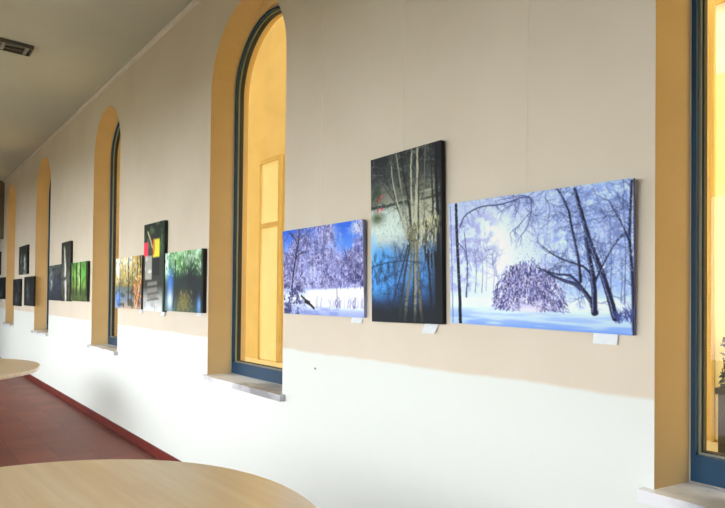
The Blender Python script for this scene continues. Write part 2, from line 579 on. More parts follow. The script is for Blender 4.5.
# ------------------------------------------------------------------ picture painting (numpy)
class Pic:
    """A small raster; strokes are given in the coordinates of a reference quad."""

    def __init__(s, w, h, quad, seed):
        s.w, s.h, s.q = w, h, quad
        s.a = np.zeros((h, w, 3))
        s.gain, s.lift, s.tint = (1.12, 0., (1, 1, 1)) if w > 120 else (1.35, .02, (1, 1, 1))
        s.yy, s.xx = np.mgrid[0:h, 0:w]
        s.u = (s.xx + .5) / w
        s.v = (s.yy + .5) / h
        s.r = np.random.RandomState(seed)
        s.py = random.Random(seed)

    def uv(s, x, y):
        """Projective map of the reference quad (TL TR BR BL) to the unit square."""
        if not hasattr(s, 'hm'):
            A, B = [], []
            for (X, Y), (U, V) in zip(s.q, ((0, 0), (1, 0), (1, 1), (0, 1))):
                A += [[X, Y, 1, 0, 0, 0, -U * X, -U * Y], [0, 0, 0, X, Y, 1, -V * X, -V * Y]]
                B += [U, V]
            s.hm = np.append(np.linalg.solve(np.array(A, float), np.array(B, float)), 1).reshape(3, 3)
        q = s.hm @ np.array([x, y, 1.])
        return q[0] / q[2], q[1] / q[2]

    def px(s, x, y):
        u, v = s.uv(x, y)
        return u * s.w, v * s.h

    def noise(s, scx, scy, octv=4):
        out = np.zeros((s.h, s.w)); amp = 1.; tot = 0
        for _ in range(octv):
            gx, gy = max(2, int(scx) + 2), max(2, int(scy) + 2)
            g = s.r.rand(gy, gx)
            fx, fy = s.u * (gx - 1.001), s.v * (gy - 1.001)
            ix, iy = fx.astype(int), fy.astype(int)
            tx, ty = fx - ix, fy - iy
            tx, ty = tx * tx * (3 - 2 * tx), ty * ty * (3 - 2 * ty)
            out += amp * ((g[iy, ix] * (1 - tx) + g[iy, ix + 1] * tx) * (1 - ty) + (g[iy + 1, ix] * (1 - tx) + g[iy + 1, ix + 1] * tx) * ty)
            tot += amp
            amp *= .55; scx *= 2; scy *= 2
        return out / tot

    def mix(s, mask, col):
        m = np.clip(mask, 0, 1)[..., None]
        s.a = s.a * (1 - m) + np.array(col, float) / 255. * m if np.ndim(col) == 1 else s.a * (1 - m) + col * m

    def vgrad(s, stops):
        vs = [p[0] for p in stops]
        for c in range(3):
            s.a[..., c] = np.interp(s.v, vs, [p[1][c] / 255. for p in stops])

    def seg(s, x0, y0, x1, y1, r0, r1, col, al=1.):
        R = max(r0, r1) + 1.5
        xa, xb = int(max(0, min(x0, x1) - R)), int(min(s.w, max(x0, x1) + R + 1))
        ya, yb = int(max(0, min(y0, y1) - R)), int(min(s.h, max(y0, y1) + R + 1))
        if xb <= xa or yb <= ya:
            return
        X, Y = s.xx[ya:yb, xa:xb] + .5, s.yy[ya:yb, xa:xb] + .5
        dx, dy = x1 - x0, y1 - y0
        L = dx * dx + dy * dy + 1e-9
        t = np.clip(((X - x0) * dx + (Y - y0) * dy) / L, 0, 1)
        d = np.hypot(X - x0 - t * dx, Y - y0 - t * dy)
        r = r0 + (r1 - r0) * t
        m = np.clip(r - d + .5, 0, 1)
        m = np.where(r < .5, m * np.clip(2 * r, 0, 1) ** .5, m)[..., None] * al
        p = s.a[ya:yb, xa:xb]
        s.a[ya:yb, xa:xb] = p * (1 - m) + np.array(col) / 255. * m

    def path(s, pts, r0, r1, col, al=1., wob=0., ref=True):
        P = [s.px(*p) for p in pts] if ref else pts
        Q = []
        for i in range(len(P) - 1):       # Catmull-Rom
            p0, p1, p2, p3 = P[max(i - 1, 0)], P[i], P[i + 1], P[min(i + 2, len(P) - 1)]
            for k in range(6):
                t = k / 6
                Q.append(tuple(.5 * (2 * b + (c - a) * t + (2 * a - 5 * b + 4 * c - d) * t * t + (-a + 3 * b - 3 * c + d) * t ** 3)
                               + (s.py.gauss(0, wob) if wob else 0) for a, b, c, d in zip(p0, p1, p2, p3)))
        Q.append(P[-1])
        n = len(Q) - 1
        for i in range(n):
            s.seg(*Q[i], *Q[i + 1], r0 + (r1 - r0) * i / n, r0 + (r1 - r0) * (i + 1) / n, col, al)
        return Q

    def branch(s, x, y, ang, ln, r, depth, col, al=1., spread=.55, droop=0., kids=3):
        for _ in range(4):
            ang += s.py.gauss(0, .13) + droop * math.cos(ang)
            x1, y1 = x + math.cos(ang) * ln / 4, y + math.sin(ang) * ln / 4
            s.seg(x, y, x1, y1, r, r * .88, col, al)
            x, y, r = x1, y1, r * .88
            if depth > 0 and s.py.random() < .6:
                s.branch(x, y, ang + s.py.choice((-1, 1)) * s.py.uniform(.3, .9), ln * s.py.uniform(.4, .65), r * .6, depth - 1, col, al, spread, droop, kids)
        if depth > 0:
            for _ in range(kids):
                s.branch(x, y, ang + s.py.gauss(0, spread), ln * s.py.uniform(.55, .8), r * .7, depth - 1, col, al, spread, droop, kids)

    def speck(s, n, region, cols, r=(.4, .9), al=.7, dens=None):
        for _ in range(n):
            u, v = s.py.uniform(region[0], region[2]), s.py.uniform(region[1], region[3])
            if dens is not None and s.py.random() > dens(u, v):
                continue
            x, y, rr = u * s.w, v * s.h, s.py.uniform(*r)
            a = s.py.uniform(0, 2 * PI)
            s.seg(x, y, x + math.cos(a) * rr * 1.5, y + math.sin(a) * rr * 1.5, rr, rr * .7, s.py.choice(cols), al)


def sm(e0, e1, x):
    t = np.clip((x - e0) / (e1 - e0), 0, 1)
    return t * t * (3 - 2 * t)


def paint_snow_park():
    p = Pic(360, 228, [(20, 92), (537, 22), (537, 457), (20, 417)], 3)
    p.vgrad([(0, (186, 196, 240)), (.35, (214, 220, 250)), (.7, (214, 222, 252)), (.8, (214, 224, 254)), (.86, (192, 208, 252)), (1, (128, 160, 232))])
    p.mix(.95 * np.exp(-(((p.u - .30) / .13) ** 2 + ((p.v - .42) / .36) ** 2)), (244, 246, 255))
    p.mix(.75 * sm(.5, .85, p.u) * (1 - sm(.7, .8, p.v)), (168, 190, 240))
    left = (1 - sm(.16, .30, p.u + .25 * (p.v - .5))) * sm(.04, .2, p.v) * (1 - sm(.70, .76, p.v))
    p.mix(left * sm(.40, .62, p.noise(30, 24, 5)) * .6, (150, 148, 194))
    right = sm(.5, .68, p.u) * (1 - sm(.66, .76, p.v))
    p.mix(right * sm(.42, .66, p.noise(30, 24, 5)) * .6, (140, 160, 216))
    p.mix(right * sm(.5, .68, p.noise(60, 46, 3)) * .6, (230, 236, 255))
    # ground
    p.mix(sm(.765, .79, p.v) * (1 - sm(.83, .9, p.v)) * .85, (232, 238, 255))
    p.mix(sm(.8, .84, p.v) * sm(.46, .6, p.noise(3, 26, 4)) * .45, (236, 242, 255))
    dk, md, lt = (28, 32, 60), (80, 84, 128), (116, 122, 172)
    for x, y0, y1, r in ((65, 345, 170, 2.2), (90, 335, 200, .8), (108, 335, 190, .7), (150, 335, 260, .6), (470, 360, 90, .9),
                         (510, 370, 60, 1.0), (500, 365, 200, .7), (140, 330, 215, .6), (120, 330, 150, .5), (455, 340, 150, .6)):
        p.path([(x, y0), (x + 4, (y0 + y1) / 2), (x - 3, y1)], r, r * .4, md if r > .6 else lt, .85, .25)
        x_, y_ = p.px(x, y0 * .4 + y1 * .6)
        for _ in range(6):
            p.branch(x_, y_, -PI / 2 + p.py.gauss(0, .8), 18, .5, 2, p.py.choice((lt, (140, 136, 186))), .8)
    # twigs filling the top and the right half
    for _ in range(70):
        u = .36 + .64 * p.py.random() ** .8
        p.branch(u * p.w, p.py.uniform(-6, .42 * p.h * (u - .2)), p.py.gauss(PI / 2, 1.0), 22, p.py.uniform(.45, .9), 2,
                 p.py.choice(((78, 88, 140), (100, 110, 164), (122, 132, 184))), .75)
    for _ in range(40):
        u = p.py.uniform(.62, 1)
        p.branch(u * p.w, p.py.uniform(.25, .72) * p.h, p.py.gauss(-PI / 2, .9), 18, .55, 2, p.py.choice(((100, 116, 172), (232, 238, 255))), .6)
    for _ in range(16):
        p.branch(p.py.uniform(.08, .45) * p.w, -3, PI / 2 + p.py.gauss(0, 1), 15, .5, 2, (122, 128, 178), .7)
    # arching boughs out of the left trunk
    for pts, r in (([(50, 156), (66, 124), (110, 100), (170, 93), (240, 72), (250, 98), (240, 150), (216, 186)], 1.5),
                   ([(240, 76), (222, 70), (150, 84)], .8), ([(246, 116), (215, 150), (190, 172)], .8),
                   ([(46, 200), (66, 230), (68, 300)], 1.0)):
        Q = p.path(pts, r, r * .4, (66, 70, 118), .95, .3)
        for k in range(2, len(Q), 2):
            p.branch(Q[k][0], Q[k][1], p.py.uniform(.2, 2.6), 14, .55, 1, (96, 100, 150), .85, droop=.15)
    # weeping bush: strands falling from a domed crown
    bu, bv = p.uv(234, 386)
    du, dv = .195, .36
    dome = 1 - ((p.u - bu) / du) ** 2 - ((p.v - bv) / dv) ** 2
    mask = sm(.0, .3, dome + .3 * (p.noise(30, 24, 3) - .5)) * (1 - sm(bv - .03, bv + .01, p.v))
    p.mix(mask * .55, (158, 148, 186))
    for k in range(900):
        a = p.py.uniform(PI * 1.0, PI * 2.0)
        q = p.py.uniform(.1, 1.06) ** .6
        x0, y0 = (bu + du * q * math.cos(a)) * p.w, (bv + dv * q * math.sin(a)) * p.h
        dr = math.cos(a) * q
        y2 = min(y0 + p.py.uniform(4, 15), bv * p.h + p.py.uniform(-6, 2))
        if y2 <= y0 + 1:
            continue
        c = p.py.choice([(70, 66, 116), (92, 86, 138), (112, 100, 142), (60, 58, 104), (206, 198, 230), (238, 230, 246), (150, 140, 182), (122, 128, 184)])
        p.path([(x0, y0), (x0 + 4 * dr + p.py.gauss(0, 2.2), (y0 + y2) / 2), (x0 + 7 * dr + p.py.gauss(0, 2.5), y2)], .8, .45, c, .75, .5, ref=False)
    for k in range(420):
        a = p.py.uniform(PI, 2 * PI)
        q = p.py.uniform(.2, 1.08)
        x0, y0 = (bu + du * q * math.cos(a)) * p.w, (bv - .01 + dv * q * math.sin(a)) * p.h
        b = p.py.uniform(0, PI)
        c = p.py.choice([(236, 228, 246), (218, 206, 232), (66, 62, 110), (96, 90, 144), (190, 186, 226)])
        p.seg(x0, y0, x0 + 2.4 * math.cos(b), y0 + 2 * math.sin(b), .8, .6, c, .8)
    p.mix(np.exp(-(((p.u - .50) / .09) ** 2 + ((p.v - bv + .015) / .03) ** 2)) * .6, (250, 228, 244))
    # fallen bough feeding the bush and the big trunks
    for pts, r0, r1 in (([(428, 392), (408, 350), (378, 318), (330, 300), (285, 276)], 4.6, 1.6),
                        ([(396, 330), (360, 292), (320, 285), (265, 268)], 2.4, 1.0),
                        ([(418, 290), (395, 265), (350, 250), (310, 232), (285, 212)], 2.0, .7),
                        ([(424, 392), (424, 320), (414, 250), (402, 190)], 5.2, 3.0),
                        ([(484, 408), (462, 330), (434, 250), (408, 180), (386, 100), (372, 52)], 5.6, 2.6),
                        ([(386, 306), (380, 240), (366, 170), (350, 100), (322, 50)], 2.8, 1.2),
                        ([(426, 310), (445, 270), (480, 210), (515, 170)], 1.7, .6),
                        ([(536, 455), (533, 300), (526, 180), (533, 30)], 2.8, 2.0),
                        ([(526, 200), (500, 140), (470, 90)], 1.2, .6)):
        Q = p.path(pts, r0, r1, dk, .97, .25)
        if r0 > 2:
            p.path([(x - 4, y - 1) for x, y in pts], r0 * .2, r1 * .2, (150, 158, 204), .65, .4)
        for k in range(5, len(Q), 2):
            p.branch(Q[k][0], Q[k][1], -PI / 2 + p.py.gauss(0, 1.2), 18, .65, 2, (70, 76, 124), .8)
    for _ in range(34):     # grasses at the right foot
        x, y = p.px(p.py.uniform(480, 535), p.py.uniform(405, 425))
        p.branch(x, y, -PI / 2 + p.py.gauss(0, .5), 11, .65, 1, (72, 80, 134), .85)
    # left trunk
    p.path([(47, 418), (46, 330), (42, 200), (40, 95)], 4.0, 3.2, (24, 28, 50), 1., .2)
    p.path([(27, 414), (26, 300), (24, 100)], 1.2, 1.0, (112, 112, 160), .8, .3)
    p.speck(900, (.0, 0, .2, .72), [(232, 232, 254), (146, 144, 192), (212, 210, 242)], (.3, .8), .55)
    p.speck(2000, (.42, 0, 1, .6), [(238, 242, 255), (212, 222, 252), (104, 118, 174)], (.3, .8), .55)
    p.gain, p.lift, p.tint = 1.2, -.03, (.94, .99, 1.0)
    return p


def paint_snow_meadow():
    p = Pic(300, 190, [(28, 122), (350, 75), (352, 460), (38, 450)], 8)
    p.vgrad([(0, (78, 124, 220)), (.3, (120, 162, 238)), (.5, (160, 178, 228)), (.7, (190, 198, 232)), (.82, (228, 234, 254)), (1, (164, 176, 222))])
    p.mix(np.exp(-(((p.u - .62) / .07) ** 2 + ((p.v - .1) / .25) ** 2)) * .9, (206, 214, 242))
    edge = p.noise(16, 12, 5) - .5
    gap = np.exp(-(((p.u - .80) / .10) ** 2 + ((p.v - .10) / .24) ** 2))
    corner = np.exp(-(((p.u - .05) / .12) ** 2 + ((p.v - .04) / .18) ** 2))
    tree = sm(.18, .5, .62 + .9 * edge - .95 * gap - .8 * corner + .4 * (p.v - .3)) * (1 - sm(.66, .72, p.v))
    p.mix(tree * .8, (150, 150, 196))
    p.mix(tree * sm(.44, .62, p.noise(22, 16, 5)) * .75, (108, 106, 156))
    p.mix(tree * sm(.50, .66, p.noise(60, 44, 4)) * .7, (220, 218, 246))
    p.mix(sm(.78, .95, p.u) * sm(.35, .5, p.v) * (1 - sm(.66, .72, p.v)) * sm(.38, .55, p.noise(24, 22, 3)) * .85, (64, 66, 112))
    p.mix(np.exp(-(((p.u - .40) / .07) ** 2 + ((p.v - .52) / .08) ** 2)) * .75, (212, 222, 252))
    mead = sm(.69, .73, p.v + .05 * (p.u - .6)) * sm(.28, .40, p.u)
    p.mix(mead * (1 - sm(.88, .95, p.v)), (244, 246, 255))
    p.mix(sm(.88, .95, p.v) * sm(.45, .6, p.noise(8, 30, 3)) * .7, (146, 156, 206))
    wood = [(70, 64, 108), (92, 88, 134), (60, 56, 92)]
    frost = [(226, 224, 248), (200, 198, 230), (168, 166, 208)]
    for _ in range(150):
        u, v = p.py.uniform(.0, .74), p.py.uniform(.02, .6)
        p.branch(u * p.w, v * p.h, p.py.uniform(.1, 3.0), 15, .6, 2, p.py.choice(wood + frost), .55, droop=.12)
    for _ in range(60):
        u, v = p.py.uniform(.74, 1.0), p.py.uniform(.36, .66)
        p.branch(u * p.w, v * p.h, -PI / 2 + p.py.gauss(0, .7), 13, .6, 2, p.py.choice(wood + frost), .6)
    for _ in range(16):
        p.branch(p.py.uniform(.88, 1.0) * p.w, p.py.uniform(-2, 12), PI / 2 + p.py.gauss(0, .8), 13, .55, 2, (222, 224, 248), .75)
    ct = (44, 42, 70)
    for pts, r0, r1 in (([(68, 350), (74, 290), (82, 235), (92, 175), (96, 125)], 3.6, 1.6), ([(82, 235), (98, 214), (124, 206)], 2.2, 1.1),
                        ([(92, 180), (76, 150), (60, 128)], 1.6, .8), ([(94, 160), (120, 135), (140, 115)], 1.2, .6)):
        Q = p.path(pts, r0, r1, ct, .95, .3)
        for k in range(4, len(Q), 2):
            p.branch(Q[k][0], Q[k][1], -PI / 2 + p.py.gauss(0, 1.3), 19, .7, 2, (80, 74, 116), .75, droop=.08)
    for x in (150, 185, 225, 262, 290, 318, 340):
        p.path([(x, 350), (x + 3, 280), (x - 2, 215)], .9, .4, (84, 80, 126), .7, .3)
    p.speck(2200, (.0, .04, .78, .7), [(230, 228, 250), (104, 100, 144), (176, 174, 212), (242, 242, 255), (128, 126, 172)], (.35, .85), .55)
    p.speck(500, (.75, .3, 1, .68), [(214, 216, 242), (84, 84, 128)], (.35, .8), .6)
    # lower left thicket and log
    p.mix((1 - sm(.2, .34, p.u)) * sm(.6, .68, p.v) * sm(.42, .58, p.noise(24, 20, 4)) * .85, (76, 76, 116))
    p.speck(520, (0, .55, .3, 1), [(236, 238, 255), (58, 58, 90), (150, 154, 196)], (.4, 1.1), .75)
    p.path([(106, 380), (124, 396), (140, 404)], 2.4, 2.0, (40, 42, 62), .9)
    p.path([(122, 402), (140, 412), (157, 428)], 3.6, 2.8, (34, 36, 54), .95)
    for _ in range(46):
        x = p.py.choice((p.py.uniform(225, 262), p.py.uniform(285, 350), p.py.uniform(150, 350)))
        p.path([(x, 425), (x + p.py.gauss(0, 3), 405), (x + p.py.gauss(0, 4), p.py.uniform(375, 398))], .8, .4, p.py.choice([(140, 144, 190), (170, 172, 212), (112, 114, 160)]), .7, .3)
    p.path([(249, 420), (247, 345)], 1.3, .8, (104, 102, 134), .85)
    p.gain, p.lift, p.tint = 1.38, -.12, (.97, .99, 1.0)
    return p


def paint_pond():
    p = Pic(190, 310, [(27, 75), (200, 25), (203, 470), (28, 465)], 4)
    p.vgrad([(0, (26, 31, 38)), (.10, (48, 52, 56)), (.22, (104, 106, 98)), (.34, (158, 158, 140)), (.46, (168, 174, 168)), (.52, (140, 156, 172)), (.62, (92, 134, 186)),
             (.76, (62, 116, 188)), (.86, (24, 56, 104)), (.93, (14, 24, 38)), (1, (10, 16, 24))])
    up = 1 - sm(.46, .52, p.v)
    p.mix(up * sm(.46, .64, p.noise(20, 30, 5)) * .7, (42, 45, 44))
    p.mix((1 - sm(.0, .26, p.v)) * .5, (24, 29, 36))
    # pale water at left, blue sky reflections
    p.mix((1 - sm(.40, .56, p.u)) * sm(.28, .34, p.v) * (1 - sm(.46, .60, p.v)) * .9, (204, 216, 214))
    p.mix(sm(.58, .66, p.u) * sm(.26, .32, p.v) * (1 - sm(.42, .48, p.v)) * (1 - sm(.84, .9, p.u)) * .6, (176, 172, 152))
    p.mix((1 - sm(.22, .45, p.u)) * sm(.50, .60, p.v) * (1 - sm(.80, .9, p.v)) * .8, (70, 152, 232))
    p.mix((1 - sm(.02, .12, p.u)) * sm(.44, .5, p.v) * (1 - sm(.60, .7, p.v)) * .6, (120, 190, 244))
    p.mix(np.exp(-(((p.u - .76) / .13) ** 2 + ((p.v - .76) / .07) ** 2)) * .8, (64, 142, 226))
    p.mix(np.exp(-(((p.u - .95) / .13) ** 2 + ((p.v - .82) / .3) ** 2)) * .8 * sm(.48, .55, p.v), (16, 22, 30))
    p.mix(sm(.54, .6, p.v) * sm(.5, .68, p.noise(18, 14, 5)) * .5, (24, 40, 70))
    # fallen dark trunk over the water, red berries among leaves
    p.mix(np.exp(-(((p.u - .09) / .09) ** 2 + ((p.v - .24) / .05) ** 2)) * .9, (50, 72, 50))
    p.mix(np.exp(-(((p.u - .10) / .10) ** 2 + ((p.v - .37) / .035) ** 2)) * .9, (58, 70, 44))
    p.path([(28, 192), (60, 186), (105, 176), (120, 172)], 3.0, 2.2, (36, 54, 54), .95, .3)
    p.path([(150, 168), (180, 160), (200, 152)], 2.2, 2.2, (52, 54, 46), .9, .3)
    p.path([(150, 150), (180, 142), (200, 138)], 1.2, 1.0, (186, 184, 160), .7, .3)
    for cx, cy in ((45, 172), (52, 193), (42, 196), (50, 166)):
        x, y = p.px(cx, cy)
        for _ in range(9):
            a, b = x + p.py.gauss(0, 3.4), y + p.py.gauss(0, 2.4)
            p.seg(a, b, a + 1.8, b, 1.3, .9, (206, 70, 88), .8)
    for _ in range(90):
        p.branch(p.py.uniform(0, 1) * p.w, p.py.uniform(.02, .34) * p.h, p.py.uniform(0, 2 * PI), 24, .65, 2,
                 p.py.choice([(22, 26, 30), (140, 140, 122), (36, 40, 40), (96, 98, 88)]), .5)
    # tree clump: pale and dark stems fanning out of the bank
    for pts, r0, r1, c in (([(123, 270), (112, 200), (100, 130), (90, 60)], 3.0, 1.4, (132, 132, 116)),
                           ([(126, 270), (122, 190), (110, 120), (100, 50)], 3.4, 1.6, (26, 30, 32)),
                           ([(130, 265), (128, 180), (126, 100), (128, 48)], 2.6, 1.4, (178, 174, 152)),
                           ([(128, 265), (124, 190), (118, 110), (114, 55)], 1.8, 1.0, (52, 54, 52)),
                           ([(136, 272), (138, 190), (141, 110), (142, 45)], 4.2, 2.0, (178, 174, 152)),
                           ([(144, 250), (145, 160), (147, 60)], 1.8, 1.2, (40, 42, 40)),
                           ([(120, 270), (104, 220), (88, 180), (60, 140)], 2.2, .9, (60, 62, 56)),
                           ([(118, 262), (96, 190), (82, 130), (78, 90)], 2.0, .9, (168, 164, 142)),
                           ([(193, 300), (191, 190), (188, 100), (190, 30)], 4.0, 3.4, (20, 22, 24)),
                           ([(178, 250), (180, 180), (176, 90), (172, 35)], 2.4, 1.4, (36, 38, 38)),
                           ([(160, 220), (158, 150), (162, 40)], 1.4, .9, (104, 104, 92))):
        Q = p.path(pts, r0, r1, c, .95, .35)
        for k in range(6, len(Q), 2):
            p.branch(Q[k][0], Q[k][1], -PI / 2 + p.py.gauss(0, .8), 22, .65, 2, tuple(int(v * .8) for v in c), .6)
    # pale bank with hanging grass
    bank = np.exp(-(((p.u - .80) / .26) ** 2 + ((p.v - .475 + .14 * (p.u - .6)) / .045) ** 2))
    p.mix(sm(.35, .7, bank + .6 * (p.noise(18, 30, 4) - .5)) * .75, (186, 182, 148))
    for _ in range(200):
        x = p.py.uniform(.56, .96)
        y = p.py.uniform(.42, .55) - .1 * (x - .6)
        p.path([(x * p.w, y * p.h), (x * p.w + p.py.gauss(0, 2), y * p.h + 8), (x * p.w + p.py.gauss(0, 3), y * p.h + p.py.uniform(10, 24))],
               .9, .45, p.py.choice([(206, 202, 172), (108, 102, 76), (44, 42, 32), (164, 158, 124), (30, 28, 22), (40, 38, 30)]), .6, ref=False)
    for x, y in ((168, 290), (176, 300), (184, 295), (160, 282)):
        p.path([(x, y), (x + 1, y + 34)], 2.4, 1.4, (24, 24, 22), .85, .4)
    # mirrored stems in the water
    for pts, r0, r1, c in (([(123, 275), (112, 340), (102, 410), (98, 455)], 2.6, 4.0, (40, 48, 52)),
                           ([(128, 275), (124, 340), (116, 400), (110, 460)], 3.0, 4.2, (104, 104, 88)),
                           ([(134, 275), (133, 350), (130, 410), (126, 462)], 2.0, 2.6, (24, 32, 44)),
                           ([(136, 275), (136, 350), (136, 410), (134, 462)], 2.8, 3.4, (136, 130, 106)),
                           ([(140, 275), (144, 350), (148, 420), (152, 462)], 3.0, 3.6, (110, 98, 70)),
                           ([(118, 280), (100, 350), (86, 400), (78, 430)], 1.8, 1.0, (20, 28, 46)),
                           ([(28, 334), (60, 324), (100, 318), (150, 322)], 1.0, .7, (20, 38, 70)),
                           ([(110, 275), (92, 340), (84, 360)], 1.1, .6, (36, 44, 56)),
                           ([(165, 300), (172, 360), (176, 440)], 2.0, 3.0, (16, 22, 32)),
                           ([(192, 300), (193, 380), (193, 465)], 7.0, 9.0, (10, 14, 20))):
        p.path(pts, r0, r1, c, .8, .5)
    for _ in range(70):
        p.branch(p.py.uniform(.0, .8) * p.w, p.py.uniform(.6, .92) * p.h, p.py.uniform(0, 2 * PI), 20, .65, 2, p.py.choice([(14, 28, 58), (22, 50, 98), (14, 22, 40)]), .6)
    p.speck(700, (.1, .28, .85, .56), [(214, 210, 190), (60, 60, 52), (150, 150, 132)], (.4, 1.0), .45)
    p.mix(sm(.88, .97, p.v) * .75, (12, 18, 26))
    p.mix(sm(.94, .99, p.u) * .8, (14, 18, 22))
    p.gain, p.lift, p.tint = 1.08, .045, (.98, 1.02, 1.0)
    return p


def paint_autumn_lake():
    p = Pic(100, 63, [(62, 228), (165, 220), (168, 435), (66, 412)], 11)
    p.vgrad([(0, (210, 214, 206)), (.3, (170, 160, 110)), (.5, (110, 106, 66)), (.6, (96, 104, 96)), (.8, (108, 120, 134)), (1, (170, 150, 130))])
    p.mix(sm(.5, .6, p.noise(10, 8, 4)) * (1 - sm(.5, .6, p.v)) * .8, (186, 146, 60))
    p.mix(sm(.52, .62, p.noise(12, 9, 4)) * (1 - sm(.5, .6, p.v)) * .7, (74, 80, 44))
    p.mix(np.exp(-(((p.u - .12) / .1) ** 2 + ((p.v - .85) / .2) ** 2)), (84, 132, 210))
    p.mix(np.exp(-(((p.u - .1) / .09) ** 2 + ((p.v - .2) / .2) ** 2)), (232, 238, 244))
    p.mix(sm(.6, .68, p.v) * sm(.5, .62, p.noise(8, 12, 3)) * .7, (50, 56, 44))
    for x, r in ((78, 1.0), (112, 2.0), (128, 1.0), (146, 1.6), (160, 2.2)):
        p.path([(x, 225), (x + 2, 320), (x + (3 if x < 120 else -2), 405)], r, r, (52, 42, 30), .9, .3)
    for _ in range(30):
        p.path([(p.py.uniform(128, 168), p.py.uniform(300, 430)), (p.py.uniform(128, 168), p.py.uniform(300, 430))], 1.0, .5, p.py.choice([(206, 140, 74), (120, 62, 28), (232, 190, 140)]), .8)
    p.speck(200, (0, 0, 1, .5), [(206, 176, 84), (90, 100, 60), (240, 240, 230)], (.5, 1.1), .7)
    return p


def paint_bollards():
    p = Pic(63, 100, [(170, 98), (258, 84), (256, 442), (172, 432)], 12)
    p.vgrad([(0, (26, 38, 26)), (.3, (46, 56, 44)), (.36, (58, 60, 54)), (.7, (54, 56, 50)), (.85, (150, 152, 150)), (1, (196, 200, 202))])
    p.mix(sm(.5, .62, p.noise(7, 10, 4)) * (1 - sm(.3, .4, p.v)) * .7, (84, 108, 76))
    p.path([(186, 128), (200, 165), (206, 190)], 1.3, 1.2, (178, 166, 140), .9)
    p.mix((p.u < .22) * (p.v > .21) * (p.v < .37) * 1., (200, 62, 84))
    p.mix((p.u > .46) * (p.u < .78) * (p.v > .19) * (p.v < .39) * 1., (236, 196, 62))
    p.path([(212, 165), (214, 190), (212, 215)], 2.6, 2.2, (182, 104, 52), .95)
    p.mix((p.u > .08) * (p.u < .42) * (p.v > .37) * (p.v < .64) * .95, (150, 150, 140))
    p.mix(sm(.5, .6, p.noise(6, 14, 3)) * (p.u > .08) * (p.u < .42) * (p.v > .37) * (p.v < .64) * .7, (206, 206, 200))
    p.mix((p.u > .46) * (p.u < .8) * (p.v > .40) * (p.v < .6) * .9, (32, 32, 34))
    p.mix((p.u > .2) * (p.u < .68) * (p.v > .66) * (p.v < .86) * .95, (118, 118, 112))
    for y in (325, 348, 372, 395):
        p.path([(188, y), (236, y - 4)], .8, .8, (64, 64, 60), .9)
    p.path([(172, 345), (258, 338)], .9, .9, (48, 48, 46), .8)
    p.mix(sm(.55, .65, p.noise(8, 10, 3)) * sm(.85, .9, p.v) * .6, (140, 142, 140))
    p.mix(sm(.9, .98, p.u) * .8, (34, 58, 38))
    return p


def paint_green_pool():
    p = Pic(100, 63, [(252, 208), (396, 190), (398, 445), (258, 432)], 13)
    p.vgrad([(0, (150, 190, 150)), (.25, (96, 140, 84)), (.45, (36, 54, 50)), (.7, (24, 36, 42)), (1, (60, 84, 84))])
    p.mix(sm(.5, .62, p.noise(12, 8, 4)) * (1 - sm(.3, .5, p.v)) * .8, (60, 120, 50))
    p.mix(sm(.55, .65, p.noise(14, 10, 4)) * (1 - sm(.2, .45, p.v)) * .8, (214, 232, 220))
    p.mix(np.exp(-(((p.u - .72) / .2) ** 2 + ((p.v - .45) / .3) ** 2)) * .9, (20, 32, 36))
    p.mix(np.exp(-(((p.u - .16) / .09) ** 2 + ((p.v - .5) / .25) ** 2)) * .95, (60, 116, 198))
    p.mix(np.exp(-(((p.u - .15) / .1) ** 2 + ((p.v - .82) / .2) ** 2)) * .95, (196, 216, 236))
    p.mix(np.exp(-(((p.u - .05) / .06) ** 2 + ((p.v - .2) / .25) ** 2)) * .9, (216, 232, 240))
    p.mix(np.exp(-(((p.u - .52) / .18) ** 2 + ((p.v - .85) / .2) ** 2)) * .95, (116, 108, 62))
    p.mix(np.exp(-(((p.u - .92) / .05) ** 2 + ((p.v - .88) / .14) ** 2)) * .9, (100, 146, 206))
    p.path([(292, 240), (292, 330), (288, 420)], 1.6, 1.2, (28, 40, 34), .85, .3)
    p.speck(220, (0, 0, 1, .4), [(200, 224, 200), (70, 120, 60), (30, 56, 34)], (.5, 1.0), .7)
    p.speck(90, (.35, .65, .75, 1), [(150, 136, 84), (70, 74, 50)], (.5, 1.0), .7)
    p.mix(sm(.94, .98, p.u) * .85, (18, 22, 22))
    return p


Q0 = [(0, 0), (1, 0), (1, 1), (0, 1)]


